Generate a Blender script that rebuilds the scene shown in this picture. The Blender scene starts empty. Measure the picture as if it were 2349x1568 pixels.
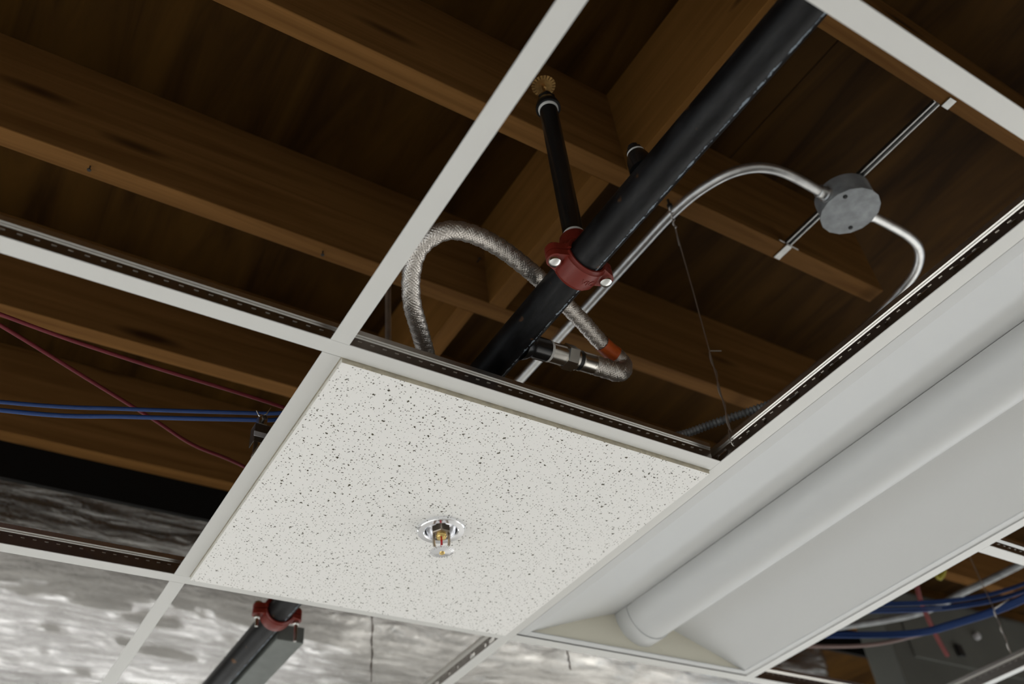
import bpy, bmesh, math, random
from mathutils import Vector, Matrix, noise
PI = math.pi
S = bpy.context.scene
COL = S.collection
random.seed(7)
H = 2.6            # height of the suspended grid above the floor (m)
P = 0.6096         # grid module
W = 0.0119         # half width of a tee face

# ------------------------------------------------------------------ camera
cam = bpy.data.cameras.new('camera')
co = bpy.data.objects.new('camera', cam)
COL.objects.link(co)
R = ((0.8482898910, -0.5217941025, -0.0901952067),
     (0.2914597810, 0.6022919554, -0.7431659279),
     (0.4421034458, 0.6041318689, 0.6630001722))
C = (-0.30639288, -0.76999402, H - 0.73386505)
m = Matrix(((R[0][0], -R[1][0], -R[2][0], C[0]),
            (R[0][1], -R[1][1], -R[2][1], C[1]),
            (R[0][2], -R[1][2], -R[2][2], C[2]),
            (0, 0, 0, 1)))
co.matrix_world = m
cam.sensor_fit = 'HORIZONTAL'
cam.sensor_width = 36.0
cam.lens = 2110.66 / 2349 * 36.0
cam.clip_start = 0.02
cam.dof.use_dof = True
cam.dof.focus_distance = 1.24
cam.dof.aperture_fstop = 3.6
S.camera = co

# ------------------------------------------------------------------ light
w = bpy.data.worlds.new('world')
S.world = w
w.use_nodes = True
w.node_tree.nodes['Background'].inputs[0].default_value = (0.75, 0.88, 1.0, 1)
w.node_tree.nodes['Background'].inputs[1].default_value = 1.0

def window_light(name, loc, rot, sx, sy, power, col=(1.0, 0.993, 0.978), spread=180):
    l = bpy.data.lights.new(name, 'AREA')
    l.shape = 'RECTANGLE'
    l.size = sx
    l.size_y = sy
    l.energy = power
    l.color = col
    l.spread = math.radians(spread)
    o = bpy.data.objects.new(name, l)
    o.location = loc
    o.rotation_euler = rot
    COL.objects.link(o)
    return o

# room extents (x0,x1,y0,y1) and the daylight that comes in through its window openings
RX0, RX1, RY0, RY1 = -4.0, 5.5, -4.5, 6.5
WB = (-1.2, 2.6)       # one high strip opening in the back wall (x range)
WBZ = (1.70, 2.20)
WL = (-2.5, 4.5)       # openings in the left and right walls (y ranges)
WR = (-2.5, 4.5)
WZ = (0.7, 2.0)
zc = (WZ[0] + WZ[1]) / 2
zh = WZ[1] - WZ[0]
window_light('daylight_back', ((WB[0] + WB[1]) / 2, RY1 - 0.02, (WBZ[0] + WBZ[1]) / 2), (math.radians(-72), 0, 0), WB[1] - WB[0], WBZ[1] - WBZ[0], 34)
window_light('daylight_left', (RX0 + 0.02, (WL[0] + WL[1]) / 2, zc), (math.radians(46), 0, math.radians(-90)), WL[1] - WL[0], zh, 196, spread=125)
window_light('daylight_right', (RX1 - 0.02, (WR[0] + WR[1]) / 2, zc), (math.radians(46), 0, math.radians(90)), WR[1] - WR[0], zh, 242, spread=130)

vs = S.view_settings
vs.view_transform = 'Standard'
vs.look = 'None'
vs.gamma = 1.0
vs.use_curve_mapping = False
vs.exposure = 0.0

# ------------------------------------------------------------------ materials
def node(nt, typ, **kw):
    n = nt.nodes.new(typ)
    for k, v in kw.items():
        if k == 'ins':
            for a, b in v.items():
                n.inputs[a].default_value = b
        else:
            setattr(n, k, v)
    return n

def mat(name, col=(0.8, 0.8, 0.8), rough=0.5, metal=0.0, spec=0.5, bump=0, bscale=200, var=0.0, vscale=20):
    mm = bpy.data.materials.new(name)
    mm.use_nodes = True
    nt = mm.node_tree
    b = nt.nodes['Principled BSDF']
    b.inputs['Base Color'].default_value = (*col, 1)
    b.inputs['Roughness'].default_value = rough
    b.inputs['Metallic'].default_value = metal
    b.inputs['Specular IOR Level'].default_value = spec
    tc = node(nt, 'ShaderNodeTexCoord')
    if var:
        n = node(nt, 'ShaderNodeTexNoise', ins={'Scale': vscale, 'Detail': 4.0})
        nt.links.new(tc.outputs['Object'], n.inputs['Vector'])
        r = node(nt, 'ShaderNodeValToRGB')
        r.color_ramp.elements[0].position = 0.3
        r.color_ramp.elements[1].position = 0.7
        r.color_ramp.elements[0].color = (*[c * (1 - var) for c in col], 1)
        r.color_ramp.elements[1].color = (*[min(1, c * (1 + var)) for c in col], 1)
        nt.links.new(n.outputs['Fac'], r.inputs['Fac'])
        nt.links.new(r.outputs['Color'], b.inputs['Base Color'])
    if bump:
        n = node(nt, 'ShaderNodeTexNoise', ins={'Scale': bscale, 'Detail': 3.0})
        nt.links.new(tc.outputs['Object'], n.inputs['Vector'])
        bp = node(nt, 'ShaderNodeBump', ins={'Strength': bump, 'Distance': 0.002})
        nt.links.new(n.outputs['Fac'], bp.inputs['Height'])
        nt.links.new(bp.outputs['Normal'], b.inputs['Normal'])
    return mm

def wood(name, c1, c2, knot, scale, kscale, kth=0.10, rough=0.7, streak=0.5):
    """sawn timber: stretched grain, darker bands and a few knots"""
    mm = bpy.data.materials.new(name)
    mm.use_nodes = True
    nt = mm.node_tree
    L = nt.links.new
    b = nt.nodes['Principled BSDF']
    b.inputs['Roughness'].default_value = rough
    b.inputs['Specular IOR Level'].default_value = 0.06
    tc = node(nt, 'ShaderNodeTexCoord')
    oi = node(nt, 'ShaderNodeObjectInfo')
    off = node(nt, 'ShaderNodeVectorMath', operation='SCALE', ins={'Scale': 17.0})
    comb = node(nt, 'ShaderNodeCombineXYZ')
    L(oi.outputs['Random'], comb.inputs[0]); L(oi.outputs['Random'], comb.inputs[1]); L(oi.outputs['Random'], comb.inputs[2])
    L(comb.outputs[0], off.inputs[0])
    add = node(nt, 'ShaderNodeVectorMath', operation='ADD')
    L(tc.outputs['Object'], add.inputs[0]); L(off.outputs[0], add.inputs[1])
    mp = node(nt, 'ShaderNodeMapping'); mp.inputs['Scale'].default_value = scale
    L(add.outputs[0], mp.inputs[0])
    n1 = node(nt, 'ShaderNodeTexNoise', ins={'Scale': 1.0, 'Detail': 6.0, 'Roughness': 0.6, 'Distortion': 0.9})
    L(mp.outputs[0], n1.inputs['Vector'])
    r1 = node(nt, 'ShaderNodeValToRGB')
    r1.color_ramp.elements[0].position = 0.5 - streak * 0.4
    r1.color_ramp.elements[1].position = 0.5 + streak * 0.3
    r1.color_ramp.elements[0].color = (*c1, 1)
    r1.color_ramp.elements[1].color = (*c2, 1)
    L(n1.outputs['Fac'], r1.inputs['Fac'])
    mk = node(nt, 'ShaderNodeMapping'); mk.inputs['Scale'].default_value = kscale
    L(add.outputs[0], mk.inputs[0])
    v = node(nt, 'ShaderNodeTexVoronoi', ins={'Scale': 1.0})
    L(mk.outputs[0], v.inputs['Vector'])
    r2 = node(nt, 'ShaderNodeValToRGB')
    r2.color_ramp.elements[0].position = kth * 0.5
    r2.color_ramp.elements[1].position = kth * 1.5
    r2.color_ramp.elements[0].color = (1, 1, 1, 1)
    r2.color_ramp.elements[1].color = (0, 0, 0, 1)
    L(v.outputs['Distance'], r2.inputs['Fac'])
    mx = node(nt, 'ShaderNodeMix', data_type='RGBA')
    L(r2.outputs['Color'], mx.inputs[0]); L(r1.outputs['Color'], mx.inputs[6])
    mx.inputs[7].default_value = (*knot, 1)
    L(mx.outputs[2], b.inputs['Base Color'])
    bp = node(nt, 'ShaderNodeBump', ins={'Strength': 0.25, 'Distance': 0.002})
    L(n1.outputs['Fac'], bp.inputs['Height']); L(bp.outputs['Normal'], b.inputs['Normal'])
    return mm

def tile_mat():
    """white fissured mineral board: scattered irregular pits and pinholes"""
    mm = bpy.data.materials.new('mineral_tile_face')
    mm.use_nodes = True
    nt = mm.node_tree
    L = nt.links.new
    b = nt.nodes['Principled BSDF']
    b.inputs['Roughness'].default_value = 0.9
    b.inputs['Specular IOR Level'].default_value = 0.1
    tc = node(nt, 'ShaderNodeTexCoord')
    nz = node(nt, 'ShaderNodeTexNoise', ins={'Scale': 170.0, 'Detail': 2.0})
    L(tc.outputs['Object'], nz.inputs['Vector'])
    sub = node(nt, 'ShaderNodeVectorMath', operation='SUBTRACT'); sub.inputs[1].default_value = (0.5, 0.5, 0.5)
    L(nz.outputs['Color'], sub.inputs[0])
    sc = node(nt, 'ShaderNodeVectorMath', operation='SCALE', ins={'Scale': 0.008})
    L(sub.outputs[0], sc.inputs[0])
    ad = node(nt, 'ShaderNodeVectorMath', operation='ADD')
    L(tc.outputs['Object'], ad.inputs[0]); L(sc.outputs[0], ad.inputs[1])
    masks = []
    for scale, rmax, density in ((92.0, 0.155, 0.60), (190.0, 0.19, 0.85), (66.0, 0.122, 0.34)):
        mp = node(nt, 'ShaderNodeMapping')
        mp.inputs['Scale'].default_value = (scale, scale, 0.0)
        mp.inputs['Location'].default_value = (scale * 0.37, scale * 0.11, 0)
        L(ad.outputs[0] if scale < 100 else tc.outputs['Object'], mp.inputs[0])
        v = node(nt, 'ShaderNodeTexVoronoi', voronoi_dimensions='2D', ins={'Scale': 1.0, 'Randomness': 1.0})
        L(mp.outputs[0], v.inputs['Vector'])
        sep = node(nt, 'ShaderNodeSeparateColor'); L(v.outputs['Color'], sep.inputs[0])
        rr = node(nt, 'ShaderNodeMapRange', ins={'From Min': 1 - density, 'From Max': 1.0, 'To Min': 0.0, 'To Max': rmax})
        L(sep.outputs[0], rr.inputs[0])
        df = node(nt, 'ShaderNodeMath', operation='SUBTRACT')
        L(rr.outputs[0], df.inputs[0]); L(v.outputs['Distance'], df.inputs[1])
        ml = node(nt, 'ShaderNodeMath', operation='MULTIPLY', use_clamp=True); ml.inputs[1].default_value = 34.0
        L(df.outputs[0], ml.inputs[0])
        masks.append(ml)
    mx1 = node(nt, 'ShaderNodeMath', operation='MAXIMUM'); L(masks[0].outputs[0], mx1.inputs[0]); L(masks[1].outputs[0], mx1.inputs[1])
    mx2 = node(nt, 'ShaderNodeMath', operation='MAXIMUM'); L(mx1.outputs[0], mx2.inputs[0]); L(masks[2].outputs[0], mx2.inputs[1])
    mix = node(nt, 'ShaderNodeMix', data_type='RGBA')
    mix.inputs[6].default_value = (0.875, 0.87, 0.85, 1)
    mix.inputs[7].default_value = (0.085, 0.078, 0.055, 1)
    L(mx2.outputs[0], mix.inputs[0]); L(mix.outputs[2], b.inputs['Base Color'])
    n2 = node(nt, 'ShaderNodeTexNoise', ins={'Scale': 500.0, 'Detail': 3.0})
    L(tc.outputs['Object'], n2.inputs['Vector'])
    hm = node(nt, 'ShaderNodeMath', operation='MULTIPLY_ADD'); hm.inputs[1].default_value = -2.0
    L(mx2.outputs[0], hm.inputs[0]); L(n2.outputs['Fac'], hm.inputs[2])
    bp = node(nt, 'ShaderNodeBump', ins={'Strength': 0.35, 'Distance': 0.001})
    L(hm.outputs[0], bp.inputs['Height']); L(bp.outputs['Normal'], b.inputs['Normal'])
    return mm

def foil_mat():
    mm = bpy.data.materials.new('foil_wrap')
    mm.use_nodes = True
    nt = mm.node_tree
    L = nt.links.new
    b = nt.nodes['Principled BSDF']
    b.inputs['Base Color'].default_value = (0.58, 0.565, 0.545, 1)
    b.inputs['Metallic'].default_value = 0.92
    b.inputs['Roughness'].default_value = 0.22
    tc = node(nt, 'ShaderNodeTexCoord')
    mp = node(nt, 'ShaderNodeMapping'); mp.inputs['Scale'].default_value = (6, 30, 30)
    L(tc.outputs['Object'], mp.inputs[0])
    n = node(nt, 'ShaderNodeTexNoise', ins={'Scale': 1.0, 'Detail': 6.0, 'Roughness': 0.63, 'Distortion': 0.7})
    L(mp.outputs[0], n.inputs['Vector'])
    bp = node(nt, 'ShaderNodeBump', ins={'Strength': 0.75, 'Distance': 0.024})
    L(n.outputs['Fac'], bp.inputs['Height']); L(bp.outputs['Normal'], b.inputs['Normal'])
    return mm

def pipe_mat():
    """black lacquered steel: scuffs, rust specks and a flaking pale seam along one side (angle stored in UV)"""
    mm = bpy.data.materials.new('black_pipe_lacquer')
    mm.use_nodes = True
    nt = mm.node_tree
    L = nt.links.new
    b = nt.nodes['Principled BSDF']
    b.inputs['Specular IOR Level'].default_value = 0.22
    tc = node(nt, 'ShaderNodeTexCoord')
    uv = node(nt, 'ShaderNodeSeparateXYZ'); L(tc.outputs['UV'], uv.inputs[0])
    n1 = node(nt, 'ShaderNodeTexNoise', ins={'Scale': 14.0, 'Detail': 5.0, 'Roughness': 0.7})
    mp = node(nt, 'ShaderNodeMapping'); mp.inputs['Scale'].default_value = (3, 1, 3)
    L(tc.outputs['Object'], mp.inputs[0]); L(mp.outputs[0], n1.inputs['Vector'])
    r1 = node(nt, 'ShaderNodeValToRGB')
    r1.color_ramp.elements[0].position = 0.45; r1.color_ramp.elements[0].color = (0.004, 0.004, 0.0045, 1)
    r1.color_ramp.elements[1].position = 0.72; r1.color_ramp.elements[1].color = (0.018, 0.019, 0.021, 1)
    L(n1.outputs['Fac'], r1.inputs['Fac'])
    n2 = node(nt, 'ShaderNodeTexNoise', ins={'Scale': 40.0, 'Detail': 2.0})
    L(tc.outputs['Object'], n2.inputs['Vector'])
    r2 = node(nt, 'ShaderNodeValToRGB')
    r2.color_ramp.elements[0].position = 0.70; r2.color_ramp.elements[0].color = (0, 0, 0, 1)
    r2.color_ramp.elements[1].position = 0.76; r2.color_ramp.elements[1].color = (1, 1, 1, 1)
    L(n2.outputs['Fac'], r2.inputs['Fac'])
    m1 = node(nt, 'ShaderNodeMix', data_type='RGBA')
    L(r2.outputs['Color'], m1.inputs[0]); L(r1.outputs['Color'], m1.inputs[6]); m1.inputs[7].default_value = (0.12, 0.055, 0.02, 1)
    # flaking seam
    n3 = node(nt, 'ShaderNodeTexNoise', ins={'Scale': 85.0, 'Detail': 4.0, 'Roughness': 0.7})
    L(tc.outputs['Object'], n3.inputs['Vector'])
    d = node(nt, 'ShaderNodeMath', operation='SUBTRACT'); d.inputs[1].default_value = 0.822
    L(uv.outputs[0], d.inputs[0])
    ab = node(nt, 'ShaderNodeMath', operation='ABSOLUTE'); L(d.outputs[0], ab.inputs[0])
    mr = node(nt, 'ShaderNodeMapRange', ins={'From Min': 0.0, 'From Max': 0.055, 'To Min': 0.57, 'To Max': 0.0})
    L(ab.outputs[0], mr.inputs[0])
    sm = node(nt, 'ShaderNodeMath', operation='ADD'); L(mr.outputs[0], sm.inputs[0]); L(n3.outputs['Fac'], sm.inputs[1])
    r3 = node(nt, 'ShaderNodeValToRGB')
    r3.color_ramp.elements[0].position = 0.98; r3.color_ramp.elements[0].color = (0, 0, 0, 1)
    r3.color_ramp.elements[1].position = 1.0; r3.color_ramp.elements[1].color = (1, 1, 1, 1)
    L(sm.outputs[0], r3.inputs['Fac'])
    m2 = node(nt, 'ShaderNodeMix', data_type='RGBA')
    L(r3.outputs['Color'], m2.inputs[0]); L(m1.outputs[2], m2.inputs[6]); m2.inputs[7].default_value = (0.21, 0.255, 0.30, 1)
    L(m2.outputs[2], b.inputs['Base Color'])
    b.inputs['Roughness'].default_value = 0.42
    bp = node(nt, 'ShaderNodeBump', ins={'Strength': 0.5, 'Distance': 0.0015})
    L(r3.outputs['Color'], bp.inputs['Height']); L(bp.outputs['Normal'], b.inputs['Normal'])
    return mm

M = dict(
    joist=wood('fir_joist', (0.112, 0.050, 0.0125), (0.190, 0.092, 0.0270), (0.035, 0.015, 0.004), (1.4, 34, 34), (1.9, 9, 9), 0.10),
    block=wood('fir_blocking', (0.115, 0.052, 0.0115), (0.165, 0.076, 0.0185), (0.040, 0.017, 0.005), (34, 1.4, 34), (9, 2.2, 9), 0.07),
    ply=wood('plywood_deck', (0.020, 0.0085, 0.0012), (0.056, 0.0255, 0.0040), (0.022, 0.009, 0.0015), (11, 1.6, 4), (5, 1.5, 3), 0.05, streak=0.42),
    white=mat('white_enamel', (0.66, 0.66, 0.64), 0.32, 0, 0.5),
    lens=mat('white_lens', (0.585, 0.595, 0.595), 0.42, 0, 0.45),
    endpl=mat('white_end_plate', (0.74, 0.71, 0.60), 0.5, 0, 0.4),
    galv=mat('galvanised_steel', (0.36, 0.36, 0.35), 0.38, 1.0, var=0.12, vscale=60),
    web=mat('tee_web_steel', (0.33, 0.31, 0.29), 0.30, 1.0, var=0.1, vscale=40),
    rib=mat('tee_rib_steel', (0.68, 0.67, 0.64), 0.28, 1.0),
    emt=mat('emt_zinc', (0.68, 0.68, 0.675), 0.40, 1.0, var=0.15, vscale=50),
    boxm=mat('zinc_box', (0.31, 0.325, 0.335), 0.55, 0.5, var=0.22, vscale=45),
    chrome=mat('chrome', (0.93, 0.94, 0.97), 0.12, 1.0),
    steel=mat('stainless', (0.66, 0.64, 0.60), 0.26, 1.0, var=0.06, vscale=80),
    braid=mat('braid_wire', (0.68, 0.64, 0.60), 0.44, 1.0),
    core=mat('hose_core', (0.10, 0.095, 0.09), 0.6, 0.5),
    rubber=mat('black_seal', (0.01, 0.01, 0.01), 0.4),
    red=mat('red_lacquer', (0.165, 0.017, 0.0095), 0.40, 0, 0.45, bump=0.15, bscale=120),
    zinc=mat('bright_zinc_bolt', (0.85, 0.86, 0.84), 0.2, 1.0),
    brass=mat('brass', (0.80, 0.58, 0.22), 0.25, 1.0),
    obrass=mat('dull_brass', (0.42, 0.25, 0.09), 0.42, 1.0, var=0.2, vscale=200),
    darkm=mat('gunmetal', (0.17, 0.16, 0.15), 0.35, 0.9),
    frame=mat('bronze_frame', (0.36, 0.31, 0.25), 0.32, 0.9),
    bulb=mat('red_glass_bulb', (0.55, 0.01, 0.02), 0.08, 0, 0.6),
    tapew=mat('white_thread_tape', (0.62, 0.62, 0.60), 0.7),
    orange=mat('orange_label', (0.50, 0.085, 0.008), 0.5),
    clear=mat('pale_label_strip', (0.50, 0.50, 0.52), 0.4),
    pipe=pipe_mat(),
    pblack=mat('black_fitting', (0.010, 0.010, 0.010), 0.24, 0, 0.5, var=0.3, vscale=30),
    blue=mat('blue_cable_jacket', (0.006, 0.038, 0.16), 0.6),
    cred=mat('red_cable_jacket', (0.15, 0.010, 0.018), 0.6),
    strap=mat('red_strap', (0.11, 0.006, 0.004), 0.8),
    pink=mat('beige_cable_jacket', (0.22, 0.15, 0.135), 0.6),
    yellow=mat('yellow_connector', (0.30, 0.26, 0.01), 0.6),
    wire=mat('hanger_wire', (0.60, 0.57, 0.54), 0.40, 1.0),
    tile=tile_mat(),
    tedge=mat('tile_raw_edge', (0.58, 0.53, 0.42), 0.95, 0, 0.1, bump=0.3, bscale=300, var=0.15, vscale=90),
    foil=foil_mat(),
    unit=mat('grey_sheet_metal', (0.105, 0.108, 0.095), 0.65, 0.0, var=0.1, vscale=6),
    chan=mat('dull_zinc_channel', (0.17, 0.185, 0.175), 0.55, 0.2, var=0.1, vscale=30),
    tedgew=mat('tile_painted_edge', (0.72, 0.70, 0.64), 0.95, 0, 0.1, bump=0.3, bscale=300),
    floor=mat('concrete_floor', (0.62, 0.61, 0.58), 0.6, var=0.08, vscale=2),
    wall=mat('painted_wall', (0.72, 0.71, 0.68), 0.8),
    blackm=mat('gap_shade_black', (0.006, 0.005, 0.004), 0.8, 0, 0.1),  # near-black colour painted as the shade between last joist and duct
    dark=mat('dark_screw', (0.03, 0.03, 0.03), 0.5, 0.6),
)

# ------------------------------------------------------------------ mesh helpers
class MB:
    def __init__(s):
        s.v = []; s.f = []; s.uv = None; s.smooth = False
    def add(s, verts, faces):
        b = len(s.v)
        s.v += [tuple(q) for q in verts]
        s.f += [tuple(b + i for i in f) for f in faces]
        return s
    def box(s, x0, x1, y0, y1, z0, z1, rot=None):
        vs_ = [(x, y, z) for z in (z0, z1) for y in (y0, y1) for x in (x0, x1)]
        if rot:
            vs_ = [rot @ Vector(q) for q in vs_]
        return s.add(vs_, [(0, 2, 3, 1), (4, 5, 7, 6), (0, 1, 5, 4), (2, 6, 7, 3), (0, 4, 6, 2), (1, 3, 7, 5)])
    def prism(s, prof, axis, a0, a1, caps=True):
        """closed profile swept straight: axis 'x' -> profile is (y,z); 'y' -> (x,z); 'z' -> (x,y)"""
        n = len(prof)
        def p3(p, a):
            return (a, p[0], p[1]) if axis == 'x' else (p[0], a, p[1]) if axis == 'y' else (p[0], p[1], a)
        vs_ = [p3(p, a0) for p in prof] + [p3(p, a1) for p in prof]
        fs = [(i, (i + 1) % n, n + (i + 1) % n, n + i) for i in range(n)]
        if caps:
            fs += [tuple(range(n - 1, -1, -1)), tuple(range(n, 2 * n))]
        return s.add(vs_, fs)
    def tube(s, path, r, n=12, caps=True, uv=False, ell=1.0):
        path = [Vector(p) for p in path]
        k = len(path)
        rs = r if isinstance(r, (list, tuple)) else [r] * k
        t = [(path[min(i + 1, k - 1)] - path[max(i - 1, 0)]).normalized() for i in range(k)]
        up = Vector((0, 0, 1)) if abs(t[0].z) < 0.9 else Vector((1, 0, 0))
        nrm = (up - t[0] * up.dot(t[0])).normalized()
        vs_ = []
        for i in range(k):
            nrm = (nrm - t[i] * nrm.dot(t[i])).normalized()
            bi = t[i].cross(nrm)
            for j in range(n):
                a = 2 * PI * j / n
                vs_.append(path[i] + (nrm * math.cos(a) + bi * math.sin(a) * ell) * rs[i])
        fs = []
        for i in range(k - 1):
            for j in range(n):
                j2 = (j + 1) % n
                fs.append((i * n + j, i * n + j2, (i + 1) * n + j2, (i + 1) * n + j))
        if caps:
            fs += [tuple(range(n - 1, -1, -1)), tuple((k - 1) * n + j for j in range(n))]
        s.smooth = True
        return s.add(vs_, fs)
    def lathe(s, prof, center, ax=(0, 0, 1), n=32, closed=False):
        """prof: list of (radius, height along ax)"""
        ax = Vector(ax).normalized()
        up = Vector((1, 0, 0)) if abs(ax.x) < 0.9 else Vector((0, 1, 0))
        u = (up - ax * up.dot(ax)).normalized()
        vv = ax.cross(u)
        c = Vector(center)
        k = len(prof)
        vs_ = [c + ax * h + (u * math.cos(2 * PI * j / n) + vv * math.sin(2 * PI * j / n)) * max(r, 1e-5) for r, h in prof for j in range(n)]
        fs = []
        rng = k if closed else k - 1
        for i in range(rng):
            i2 = (i + 1) % k
            for j in range(n):
                j2 = (j + 1) % n
                fs.append((i * n + j, i * n + j2, i2 * n + j2, i2 * n + j))
        if not closed:
            fs += [tuple(range(n - 1, -1, -1)), tuple((k - 1) * n + j for j in range(n))]
        s.smooth = True
        return s.add(vs_, fs)

def root_loc(o):
    v = Vector((0, 0, 0))
    while o:
        v += o.location
        o = o.parent
    return v

def obj(name, mb, material, parent=None, smooth=None, angle=35, bevel=0, at=None):
    """link a mesh as ONE object; vertices are given in grid coordinates (z = 0 at the grid face).
    With a parent, coordinates become local to it; without, the origin goes to `at` or the centre of the base."""
    me = bpy.data.meshes.new(name)
    vs_ = [Vector((q[0], q[1], q[2] + H)) for q in mb.v]
    if parent is not None:
        org = root_loc(parent)
    elif at is not None:
        org = Vector((at[0], at[1], at[2] + H))
    else:
        xs = [q.x for q in vs_]; ys = [q.y for q in vs_]; zs = [q.z for q in vs_]
        org = Vector(((min(xs) + max(xs)) / 2, (min(ys) + max(ys)) / 2, min(zs)))
    me.from_pydata([q - org for q in vs_], [], mb.f)
    me.validate()
    bm = bmesh.new(); bm.from_mesh(me)
    bmesh.ops.recalc_face_normals(bm, faces=bm.faces)
    sm = mb.smooth if smooth is None else smooth
    for f in bm.faces:
        f.smooth = sm
    if sm:
        for e in bm.edges:
            if len(e.link_faces) == 2 and e.calc_face_angle(0) > math.radians(angle):
                e.smooth = False
    bm.to_mesh(me); bm.free()
    o = bpy.data.objects.new(name, me)
    COL.objects.link(o)
    if material:
        me.materials.append(material)
    if parent is not None:
        o.parent = parent
    else:
        o.location = org
    if bevel:
        md = o.modifiers.new('bevel', 'BEVEL'); md.width = bevel; md.segments = 2; md.limit_method = 'ANGLE'
    return o

def thing(name, label, cat, loc, group=None):
    o = bpy.data.objects.new(name, None)
    o.empty_display_size = 0.05
    COL.objects.link(o)
    o.location = (loc[0], loc[1], loc[2] + H)
    return tag(o, label, cat, group)

def tag(o, label, cat, group=None):
    o['label'] = label
    o['category'] = cat
    if group:
        o['group'] = group
    return o

def spline(pts, per=8):
    """Catmull-Rom through the points"""
    p = [Vector(q) for q in pts]
    p = [p[0] * 2 - p[1]] + p + [p[-1] * 2 - p[-2]]
    out = []
    for i in range(1, len(p) - 2):
        for k in range(per):
            t = k / per
            a, b, c, d = p[i - 1], p[i], p[i + 1], p[i + 2]
            out.append(0.5 * ((2 * b) + (c - a) * t + (2 * a - 5 * b + 4 * c - d) * t * t + (3 * b - a - 3 * c + d) * t ** 3))
    out.append(p[-2])
    return out

def bolt_hex(c, r, h, ax=(0, 0, 1)):
    return MB().lathe([(r * 0.9, 0), (r, h * 0.12), (r, h * 0.88), (r * 0.9, h)], c, ax, 6)

# ------------------------------------------------------------------ room shell
def structure(o):
    o['kind'] = 'structure'
    return o
Z0 = -H
structure(obj('floor', MB().box(RX0, RX1, RY0, RY1, Z0 - 0.1, Z0), M['floor']))
TOP = 0.05
def wall_with_holes(name, axis, c0, c1, a0, a1, holes, wz=WZ):
    mb = MB()
    z0, z1 = wz[0] - H, wz[1] - H
    def bx(p, q, za, zb):
        if axis == 'x':
            mb.box(p, q, c0, c1, za, zb)
        else:
            mb.box(c0, c1, p, q, za, zb)
    bx(a0, a1, Z0, z0 if holes else TOP)
    if holes:
        bx(a0, a1, z1, TOP)
        cur = a0
        for h0, h1 in holes:
            bx(cur, h0, z0, z1); cur = h1
        bx(cur, a1, z0, z1)
    return structure(obj(name, mb, M['wall']))
wall_with_holes('wall_back', 'x', RY1, RY1 + 0.15, RX0, RX1, [WB], WBZ)
wall_with_holes('wall_right', 'y', RX1, RX1 + 0.15, RY0, RY1, [WR])
wall_with_holes('wall_left', 'y', RX0 - 0.15, RX0, RY0, RY1, [WL])
wall_with_holes('wall_front', 'x', RY0 - 0.15, RY0, RX0, RX1, [])

# roof structure: plywood deck, joists, blocking
ceil = bpy.data.objects.new('ceiling', None)
COL.objects.link(ceil)
ceil.location = (0, 0, H + 0.785)
structure(ceil)
JB, JT = 0.55, 0.785
for i, (xa, xb) in enumerate(((-4.0, -1.62), (-1.62, 0.818), (0.818, 3.256), (3.256, 5.5))):
    for j, (ya, yb) in enumerate(((-4.5, -1.9), (-1.9, -0.66), (-0.66, 0.559), (0.559, 1.66))):
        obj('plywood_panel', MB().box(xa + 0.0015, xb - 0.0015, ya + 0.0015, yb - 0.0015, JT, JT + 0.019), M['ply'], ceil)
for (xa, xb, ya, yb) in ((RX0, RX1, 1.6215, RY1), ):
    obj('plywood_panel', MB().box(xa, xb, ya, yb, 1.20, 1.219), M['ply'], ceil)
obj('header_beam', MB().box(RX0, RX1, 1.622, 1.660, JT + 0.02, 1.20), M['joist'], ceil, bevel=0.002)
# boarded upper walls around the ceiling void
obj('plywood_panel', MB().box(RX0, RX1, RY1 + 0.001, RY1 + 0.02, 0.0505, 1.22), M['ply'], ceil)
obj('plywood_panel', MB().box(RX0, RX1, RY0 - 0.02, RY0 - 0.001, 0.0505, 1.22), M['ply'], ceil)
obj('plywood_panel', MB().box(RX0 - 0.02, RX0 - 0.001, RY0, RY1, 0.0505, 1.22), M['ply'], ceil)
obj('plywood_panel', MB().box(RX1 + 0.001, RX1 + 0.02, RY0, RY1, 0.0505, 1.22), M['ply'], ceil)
# added black board behind the last joist, standing in for the unlit gap
obj('shade_board', MB().box(-2.6, 4.2, 1.1735, 1.186, 0.462, JT - 0.001), M['blackm'], ceil)
JY = [-3.674, -3.268, -2.862, -2.456, -2.05, -1.644, -1.238, -0.881, -0.4825, -0.0775, 0.3205, 0.730, 1.134]
for i, y in enumerate(JY):
    x1 = 1.171 if abs(y + 0.0775) < 0.01 else 4.2
    obj('joist', MB().box(-2.6, x1, y, y + 0.038, JB, JT - 0.0005), M['joist'], ceil, bevel=0.0015)
obj('blocking', MB().box(0.4955, 0.5335, -0.4445, -0.0775, JB + 0.0005, JT - 0.001), M['block'], ceil, bevel=0.0015)
obj('blocking', MB().box(0.4465, 0.4845, -0.0395, 0.3205, JB - 0.0005, JT - 0.001), M['block'], ceil, bevel=0.0015)
obj('blocking', MB().box(0.3960, 0.4340, 0.3585, 0.730, JB, JT - 0.001), M['block'], ceil, bevel=0.0015)
# nails and screws left in the timber
for p, d in (((0.4277, 0.3195, 0.661), (0, -1, 0.1)), ((0.10, 0.339, 0.5495), (0, 0, -1)), ((-0.47, 0.335, 0.5495), (0, 0, -1)), ((-0.31, 0.335, 0.5495), (0, 0, -1))):
    obj('nail', MB().lathe([(0.0012, -0.006), (0.0012, 0.008), (0.0035, 0.009), (0.0030, 0.0105)], p, d, 10), M['dark'], ceil)

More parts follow.
